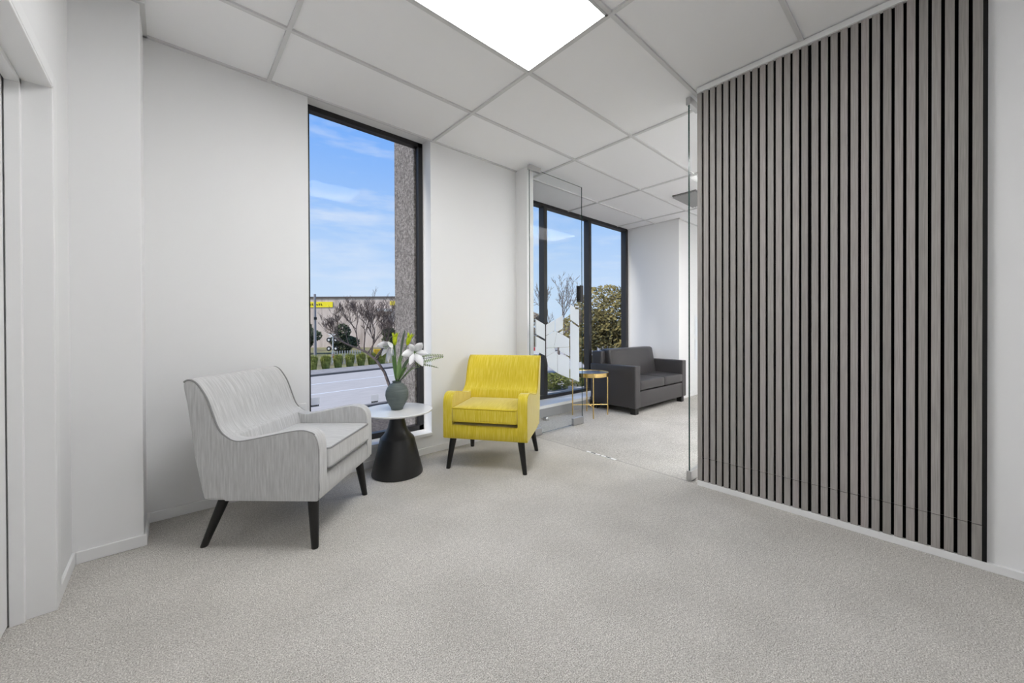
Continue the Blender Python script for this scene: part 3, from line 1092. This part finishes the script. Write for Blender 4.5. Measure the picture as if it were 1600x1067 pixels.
MB().rbox((0.03, D_ - 0.15, 0.30), (W_ - 0.03, D_, 0.755), 0.02, 6).build('back_frame', LEATH, s, smooth=True, angle=80)
MB().rbox((0.122, D_ - 0.295, 0.30), (W_ - 0.122, D_ - 0.145, 0.778), 0.035, 8, fn=lean).build('back_cushion', LEATH, s, smooth=True, angle=80)
mid = W_ / 2 + 0.045
for a, b in ((0.121, mid - 0.0015), (mid + 0.0015, W_ - 0.121)):
    MB().rbox((a, 0.0, 0.288), (b, D_ - 0.25, 0.403), 0.014, 7, 0.012).build('seat_cushion', LEATH, s, smooth=True, angle=80)
for a in (0.02, W_ - 0.125):
    for b in (0.015, D_ - 0.09):
        MB().box((a, b, -0.001), (a + 0.075, b + 0.07, 0.08)).build('foot', DARKWOOD, s, bevel=0.003)

t = thing('brass_side_table', 'round brass tray table on four thin legs beside the sofa', 'side table', (3.812, 2.843, 0))
LG = [(0.167, -0.137), (0.136, 0.153), (-0.166, 0.137), (-0.142, -0.153)]
for x, y in LG:
    MB().tube([(x, y, -0.001), (x, y, 0.485)], 0.0075, 10).build('leg', GOLD, t, smooth=True, angle=40)
for i, j in ((0, 2), (1, 3)):
    a, b = LG[i], LG[j]
    MB().tube([(a[0], a[1], 0.125), (b[0], b[1], 0.125)], 0.006, 8).build('cross_bar', GOLD, t, smooth=True, angle=40)
MB().lathe([(0.218, 0.478), (0.224, 0.478), (0.226, 0.481), (0.226, 0.524), (0.223, 0.527), (0.219, 0.526), (0.218, 0.517), (0.0005, 0.515)], 64).build('tray_rim', GOLD, t, smooth=True, angle=30)
MB().lathe([(0.217, 0.5175), (0.217, 0.5205), (0.0005, 0.5205)], 64).build('mirror_top', MIRROR, t, smooth=True, angle=30)

# ------------------------------------------------------------------ outdoors, seen from the upper floor
GZ = -3.1
ASPH = noise_mat('asphalt', [(0.3, lin(172, 166, 160)), (0.7, lin(188, 182, 176))], (0.3, 3, 1), 3, rough=0.85)
PAVE = noise_mat('footpath', [(0.3, lin(136, 132, 130)), (0.7, lin(165, 160, 156))], nscale=2, rough=0.9)
GRASS = noise_mat('lawn', [(0.3, lin(104, 96, 72)), (0.55, lin(134, 128, 92)), (0.75, lin(140, 146, 84))], nscale=0.5, rough=0.95)
MULCH = noise_mat('mulch', [(0.3, lin(58, 50, 44)), (0.7, lin(112, 102, 92))], nscale=9, rough=0.95)
KERB = mat('kerb', lin(108, 104, 100), 0.9)
LINE = mat('road_paint', lin(222, 222, 222), 0.8)


def yk(x):
    return 36.2 + 0.225 * (x - 9.2)


def band(name, x0, x1, f0, f1, z, m, label, cat, th=0.1):
    mb = MB()
    n = 12
    vs = []
    for i in range(n + 1):
        x = x0 + (x1 - x0) * i / n
        vs += [(x, f0(x), z), (x, f1(x), z), (x, f0(x), z - th), (x, f1(x), z - th)]
    fs = []
    for i in range(n):
        a = i * 4
        fs += [(a, a + 4, a + 5, a + 1), (a + 2, a + 3, a + 7, a + 6), (a, a + 2, a + 6, a + 4), (a + 1, a + 5, a + 7, a + 3)]
    fs += [(0, 1, 3, 2), (n * 4, n * 4 + 2, n * 4 + 3, n * 4 + 1)]
    mb.add(vs, fs)
    return struct(name, mb, m, label, cat)


yn = lambda x: 20.3 + 0.16 * (x - 8)
band('ground', -60, 140, lambda x: 3.5, lambda x: 190, GZ - 0.06, GRASS, 'open ground around the road', 'ground')
band('road', -40, 100, yn, yk, GZ, ASPH, 'wide grey asphalt road outside the window', 'road')
band('verge', -40, 16.5, lambda x: 3.5, lambda x: yn(x) - 0.35, GZ + 0.05, MULCH, 'mulched garden strip below the window', 'ground')
band('kerb_near', -40, 100, lambda x: yn(x) - 0.35, yn, GZ + 0.14, KERB, 'concrete kerb on the near side of the road', 'kerb', 0.2)
band('kerb_far', -40, 100, yk, lambda x: yk(x) + 0.45, GZ + 0.15, KERB, 'concrete kerb on the far side of the road', 'kerb', 0.2)
band('footpath', -40, 100, lambda x: yk(x) + 0.45, lambda x: yk(x) + 4.3, GZ + 0.12, PAVE, 'grey footpath behind the far kerb', 'footpath')
band('road_marking', -40, 60, lambda x: 26.2 + 0.13 * (x - 6.4), lambda x: 26.4 + 0.13 * (x - 6.4), GZ + 0.01, LINE, 'white lane line on the road', 'road marking', 0.02)
band('road_marking_edge', -40, 60, lambda x: 31.0 + 0.18 * (x - 8), lambda x: 31.2 + 0.18 * (x - 8), GZ + 0.01, LINE, 'white lane line nearer the far kerb', 'road marking', 0.02)
band('car_park', 17, 60, lambda x: 4, lambda x: yn(x) - 0.5, GZ + 0.02, ASPH, 'grey car park beyond the office window', 'car park', 0.06)

# warehouse across the railway
CONC = noise_mat('stained_concrete', [(0.25, lin(158, 142, 132)), (0.5, lin(206, 190, 178)), (0.75, lin(220, 206, 196))], (1, 1, 0.12), 0.9, 5, rough=0.9)
t = thing('warehouse', 'long weathered concrete warehouse with yellow signs across the road', 'building', (22.9, 93.6, GZ), math.atan2(-12.9, 14.4))
MB().box((-40, 0, -0.2), (26, 25, 11.0)).build('wall', CONC, t)
MB().box((-40.2, -0.2, 10.9), (26.2, 25.2, 11.25)).build('roof_edge', mat('roof_edge', lin(96, 90, 86), 0.9), t)
YSIGN = mat('sign_yellow', lin(246, 226, 30), 0.6)
for x0, x1, z0, z1 in ((-5.6, 5.4, 8.9, 10.1), (18.2, 21.5, 9.3, 10.2)):
    sg = MB().box((x0, -0.15, z0), (x1, 0, z1)).build('sign', YSIGN, t)
    if x1 < 10:
        lt = MB()
        rr = random.Random(11)
        x = -1.2
        while x < 3.1:
            wdt = rr.uniform(0.24, 0.4)
            hh = rr.choice([0.30, 0.32, 0.44])
            lt.box((x, -0.19, z0 + 0.44), (x + 0.16, -0.151, z0 + 0.44 + hh))
            lt.box((x, -0.19, z0 + 0.44), (x + wdt, -0.151, z0 + 0.56))
            x += wdt + 0.18
        lt.build('lettering', BLACKTRIM, sg)
MB().box((15.5, -1.4, 7.9), (18.6, 0, 8.5)).build('awning', mat('awning_white', lin(214, 212, 208), 0.8), t)


# trees
def bare_tree(label, base, path, r0, targets, depth, seed, m, spread=0.55, tw=0.012):
    """winter tree: a trunk along path, then forked branches"""
    rr = random.Random(seed)
    t = thing('bare_tree', label, 'tree', base, group='bare winter trees outside')
    pts = [Vector(p) for p in path]
    MB().tube(pts, [r0 * (1 - 0.45 * i / (len(pts) - 1)) for i in range(len(pts))], 9).build('trunk', m, t, smooth=True)
    br = MB()

    def grow(p, d, L, r, k):
        q = [p]
        n = 4
        for i in range(n):
            d = (d + Vector((rr.uniform(-1, 1), rr.uniform(-1, 1), rr.uniform(-0.5, 0.9))) * 0.16).normalized()
            q.append(q[-1] + d * L / n)
        br.tube(q, [r * (1 - 0.5 * i / n) for i in range(n + 1)], 4 if k < 3 else 5)
        if k <= 0:
            return
        for j in range(rr.choice([2, 3, 3])):
            ax = Vector((rr.uniform(-1, 1), rr.uniform(-1, 1), rr.uniform(-0.15, 1.0)))
            nd = (d + ax * spread).normalized()
            grow(q[rr.choice([2, 3, 4])], nd, L * rr.uniform(0.58, 0.82), max(r * 0.55, tw), k - 1)
    for st, d, L in targets:
        grow(Vector(st), Vector(d).normalized(), L, r0 * 0.5, depth)
    br.build('branches', m, t)
    return t


BARK = noise_mat('bark', [(0.3, lin(72, 62, 56)), (0.7, lin(116, 104, 96))], nscale=6, rough=0.95)
TW_ = noise_mat('twig_bark', [(0.3, lin(84, 72, 66)), (0.7, lin(128, 114, 106))], nscale=3, rough=0.95)
# curved street tree in front of the road, seen through the tall window
bare_tree('leafless street tree with a curved trunk outside the tall window', (10.35, 23.0, GZ),
          [(0, 0, -0.1), (-0.10, 0.1, 0.55), (-0.35, 0.25, 1.4), (-0.72, 0.6, 2.15), (-1.2, 1.0, 2.68), (-1.6, 1.35, 2.92)], 0.11,
          [((-1.6, 1.35, 2.92), (-0.8, 0.7, 0.45), 1.15), ((-1.3, 1.1, 2.75), (-0.15, 0.15, 1), 1.25), ((-1.5, 1.3, 2.9), (-0.35, 0.3, 0.9), 1.25), ((-1.0, 0.85, 2.5), (0.1, -0.1, 1), 1.35),
           ((-0.8, 0.65, 2.25), (0.55, -0.5, 0.9), 1.3), ((-0.75, 0.6, 2.2), (0.7, -0.6, 1.1), 1.7), ((-1.6, 1.35, 2.92), (-0.6, 0.4, 0.2), 1.1), ((-1.15, 0.95, 2.62), (0.45, -0.4, 0.9), 1.3)], 6, 4, TW_, 0.72, 0.009)
# office window trees
bare_tree('leafless tree against the sky in the office window', (21.6, 18.9, GZ),
          [(0, 0, -0.1), (-0.05, 0, 1.4), (-0.02, 0.05, 2.6), (-0.1, 0.1, 3.6)], 0.13,
          [((-0.1, 0.1, 3.6), (-0.5, 0.45, 0.8), 1.7), ((-0.08, 0.1, 3.2), (0.5, -0.45, 0.75), 1.7), ((-0.05, 0.1, 2.8), (-0.8, 0.7, 0.55), 1.7), ((-0.1, 0.1, 3.6), (0.1, -0.1, 1), 1.8), ((-0.05, 0.05, 3.0), (0.75, -0.7, 0.5), 1.3)], 5, 21, TW_, 0.8, 0.012)


def leafy(name, label, cat, base, blobs, m, n, leaf, seed, trunk=None, group=None):
    rr = random.Random(seed)
    t = thing(name, label, cat, base, group=group)
    if trunk:
        MB().tube([(0, 0, -0.1), (0.05, 0, trunk * 0.5), (0, 0.05, trunk)], [0.16, 0.12, 0.09], 8).build('trunk', BARK, t, smooth=True)
    mb = MB()
    tot = sum(b[3] * b[4] for b in blobs)
    for (x, y, z, rh, rv) in blobs:
        for _ in range(int(n * rh * rv / tot)):
            while True:
                d = Vector((rr.uniform(-1, 1), rr.uniform(-1, 1), rr.uniform(-1, 1)))
                if 0.2 < d.length < 1:
                    break
            d = d.normalized() * (d.length ** 0.4)
            p = Vector((x + d.x * rh, y + d.y * rh, z + d.z * rv))
            if p.z < 0.03:
                continue
            a = Vector((rr.uniform(-1, 1), rr.uniform(-1, 1), rr.uniform(-1, 1))).normalized()
            b = a.orthogonal().normalized()
            s_ = leaf * rr.uniform(0.6, 1.3)
            mb.add([p - a * s_, p + b * s_ * 0.5, p + a * s_, p - b * s_ * 0.5], [(0, 1, 2, 3)])
    mb.build('foliage', m, t)
    return t


OLIVE = noise_mat('olive_leaf', [(0.3, lin(92, 88, 56)), (0.7, lin(160, 144, 88))], nscale=1.4, rough=0.9)
BRUSH = noise_mat('brown_brush', [(0.3, lin(98, 86, 72)), (0.7, lin(150, 134, 112))], nscale=1.2, rough=0.9)
DKGRN = noise_mat('dark_leaf', [(0.3, lin(58, 66, 46)), (0.7, lin(104, 110, 80))], nscale=0.6, rough=0.9)
HEDGE = noise_mat('hedge_leaf', [(0.3, lin(74, 80, 40)), (0.7, lin(140, 140, 74))], nscale=2.5, rough=0.9)
leafy('shrubby_tree', 'dense olive brown shrubby tree filling the office window beside the end wall', 'tree', (27.9, 19.1, GZ),
      [(0, 0, 5.2, 2.9, 2.6), (-1.0, 1.0, 3.4, 2.8, 2.4), (1.3, -1.2, 4.8, 2.8, 2.4), (0.6, -0.3, 2.4, 3.2, 2.2)], OLIVE, 11000, 0.20, 5, 3.0, 'trees beyond the office window')
leafy('shrubby_tree', 'brown twiggy thicket under the leafless tree in the office window', 'tree', (22.6, 24.9, GZ),
      [(0.9, -0.9, 3.0, 1.6, 2.6), (-0.4, 0.5, 2.4, 1.8, 2.2), (-1.8, 1.9, 2.6, 1.8, 2.6)], BRUSH, 9000, 0.18, 8, 2.0, 'trees beyond the office window')
leafy('hedge_bush', 'low green hedge bush beyond the glass door film', 'bush', (18.6, 17.6, GZ), [(0, 0, 0.5, 1.0, 0.75), (1.0, -0.2, 0.45, 0.9, 0.6)], HEDGE, 2200, 0.10, 12)
leafy('hedge_bush', 'low green hedge bush beside the brass table', 'bush', (21.9, 17.5, GZ), [(0, 0, 0.5, 1.0, 0.75), (1.0, -0.4, 0.5, 0.9, 0.6)], HEDGE, 2200, 0.10, 13)
# dark trees before the warehouse
for i, (x, y, sc, n, lb) in enumerate(((15.6, 70.0, 1.0, 3600, 'dark green tree behind the power pole'), (22.6, 68.5, 0.8, 3000, 'dark green tree next to the railway crossing sign'),
                                       (29.5, 64.5, 0.72, 3000, 'dark low tree behind the curved bare tree'), (36.3, 60.0, 0.72, 3000, 'dark low tree behind the column edge'))):
    rr = random.Random(70 + i)
    bl = [(rr.uniform(-1.5, 1.5) * sc, rr.uniform(-1.2, 1.2) * sc, rr.uniform(1.4, 5.0) * sc, rr.uniform(1.1, 2.0) * sc, rr.uniform(0.9, 1.6) * sc) for _ in range(8)]
    leafy('dark_tree', lb, 'tree', (x, y, GZ), bl, DKGRN, n, 0.26, 30 + i, 2.0, 'dark trees before the warehouse')


# strappy grass clumps along the footpath
GRM = [noise_mat('clump_grass', [(0.3, lin(104, 112, 44)), (0.7, lin(176, 178, 96))], nscale=3, rough=0.9), noise_mat('clump_straw', [(0.3, lin(124, 112, 52)), (0.7, lin(172, 160, 92))], nscale=3, rough=0.9)]


def clump(x, seed, label, h=1.65):
    rr = random.Random(seed)
    y = yk(x) + 5.1
    mb = MB()
    for _ in range(900):
        a = rr.uniform(0, 2 * PI)
        r = rr.uniform(0, 0.35)
        out = rr.uniform(0.10, 0.40)
        hh = h * rr.uniform(0.6, 1.0)
        p = Vector((r * math.cos(a), r * math.sin(a), 0))
        q = p + Vector((math.cos(a) * out * 0.5, math.sin(a) * out * 0.5, hh * 0.75))
        e = p + Vector((math.cos(a) * out, math.sin(a) * out, hh * rr.uniform(0.55, 1.0)))
        s_ = Vector((-math.sin(a), math.cos(a), 0)) * 0.03
        mb.add([p - s_, p + s_, q + s_, q - s_, e], [(0, 1, 2, 3), (3, 2, 4)])
    o = mb.build('grass_clump', GRM[0 if rr.random() < 0.8 else 1])
    o.location = (x, y, GZ + 0.05)
    return tag(o, label, 'grass clump', 'grass clumps along the footpath', 'thing')


CL = ['first strappy grass clump at the window edge beneath the power pole', 'second strappy grass clump beneath the railway crossing sign', 'third strappy grass clump beside the crossing sign',
      'fourth strappy grass clump under the picket fence', 'fifth strappy grass clump behind the curved trunk', 'sixth strappy grass clump behind the hanging lily', 'seventh strappy grass clump at the column edge']
for i, lb in enumerate(CL):
    clump(10.5 + i * 1.30, 50 + i, lb)

# pale picket fence panels
FEN = mat('fence_white', lin(206, 200, 192), 0.8)
for i, (x, n, lb) in enumerate(((13.9, 12, 'pale picket fence panel beyond the grass clumps'), (18.2, 14, 'pale picket fence panel behind the curved trunk'))):
    t = thing('picket_fence', lb, 'fence', (x, 47.6 - 0.25 * (x - 12), GZ), -0.2, 'picket fence panels')
    for k in range(n):
        MB().box((k * 0.28, 0, 0), (k * 0.28 + 0.12, 0.05, 1.55)).build('picket', FEN, t)
    MB().box((0, 0.05, 1.0), (n * 0.28, 0.1, 1.1)).build('rail', FEN, t)
# pole
t = thing('power_pole', 'grey power pole in front of the warehouse', 'pole', (12.55, 48.6, GZ))
MB().tube([(0, 0, -0.2), (0, 0, 8.2)], [0.17, 0.13], 12).build('post', mat('pole_grey', lin(150, 146, 146), 0.9), t, smooth=True, angle=40)
MB().box((-0.16, -0.2, 5.2), (0.16, -0.1, 5.5)).build('band', BLACK, t)
# railway crossing signal
t = thing('crossing_signal', 'railway crossing signal with white crossbuck and dark lamps', 'railway signal', (15.1, 50.6, GZ), -0.69)
XW = mat('crossbuck_white', lin(226, 224, 220), 0.7)
MB().tube([(0, 0, -0.1), (0, 0, 3.6)], 0.07, 8).build('post', XW, t, smooth=True)
for s in (-1, 1):
    MB().prism([(-0.62, -0.08), (0.62, -0.08), (0.62, 0.08), (-0.62, 0.08)], lambda a, b, q: (a * math.cos(0.5 * s) - b * math.sin(0.5 * s), q, 3.25 + a * math.sin(0.5 * s) + b * math.cos(0.5 * s)), -0.12 - 0.02 * s, -0.09 - 0.02 * s).build('crossbuck_arm', XW, t)
for zz in (2.75, 1.65):
    for s in (-1, 1):
        l_ = MB().lathe([(0.3, 0), (0.3, 0.05), (0.001, 0.06)], 20).build('lamp_target', BLACK, t)
        l_.rotation_euler = (PI / 2, 0, 0)
        l_.location = (s * 0.42, -0.1, zz)
        k_ = MB().lathe([(0.13, 0.06), (0.13, 0.12), (0.001, 0.13)], 16).build('lamp_lens', XW, l_)
    MB().box((-0.45, -0.1, zz - 0.04), (0.45, -0.06, zz + 0.04)).build('lamp_arm', XW, t)
MB().box((-0.09, -0.09, 0.5), (0.09, 0.09, 0.95)).build('red_band', mat('signal_red', lin(196, 84, 66), 0.7), t)
# yellow box and white sign
t = thing('yellow_cabinet', 'small yellow roadside cabinet behind the curved trunk', 'cabinet', (18.45, 44.6, GZ), -0.3)
MB().box((-0.5, -0.3, 0.0), (0.5, 0.3, 1.62)).build('body', mat('cabinet_dark', lin(92, 100, 60), 0.8), t)
MB().box((-0.52, -0.32, 1.1), (0.52, 0.32, 1.68)).build('yellow_hood', mat('cabinet_yellow', lin(236, 186, 30), 0.6), t)

# small white board with a red mark in the car park, low behind the yellow armchair
t = thing('sign_board', 'small white board with a red mark outside just above the yellow armchair back', 'sign', (15.75, 15.45, GZ), -0.75)
MB().tube([(0, 0.03, -0.1), (0, 0.03, 2.9)], 0.03, 8).build('post', STEEL, t, smooth=True)
MB().box((-0.25, -0.02, 2.62), (0.25, 0.0, 3.06)).build('board', XW, t)
MB().box((-0.24, -0.026, 2.84), (-0.12, -0.0205, 3.04)).build('red_mark', mat('sign_red', lin(190, 60, 62), 0.7), t)
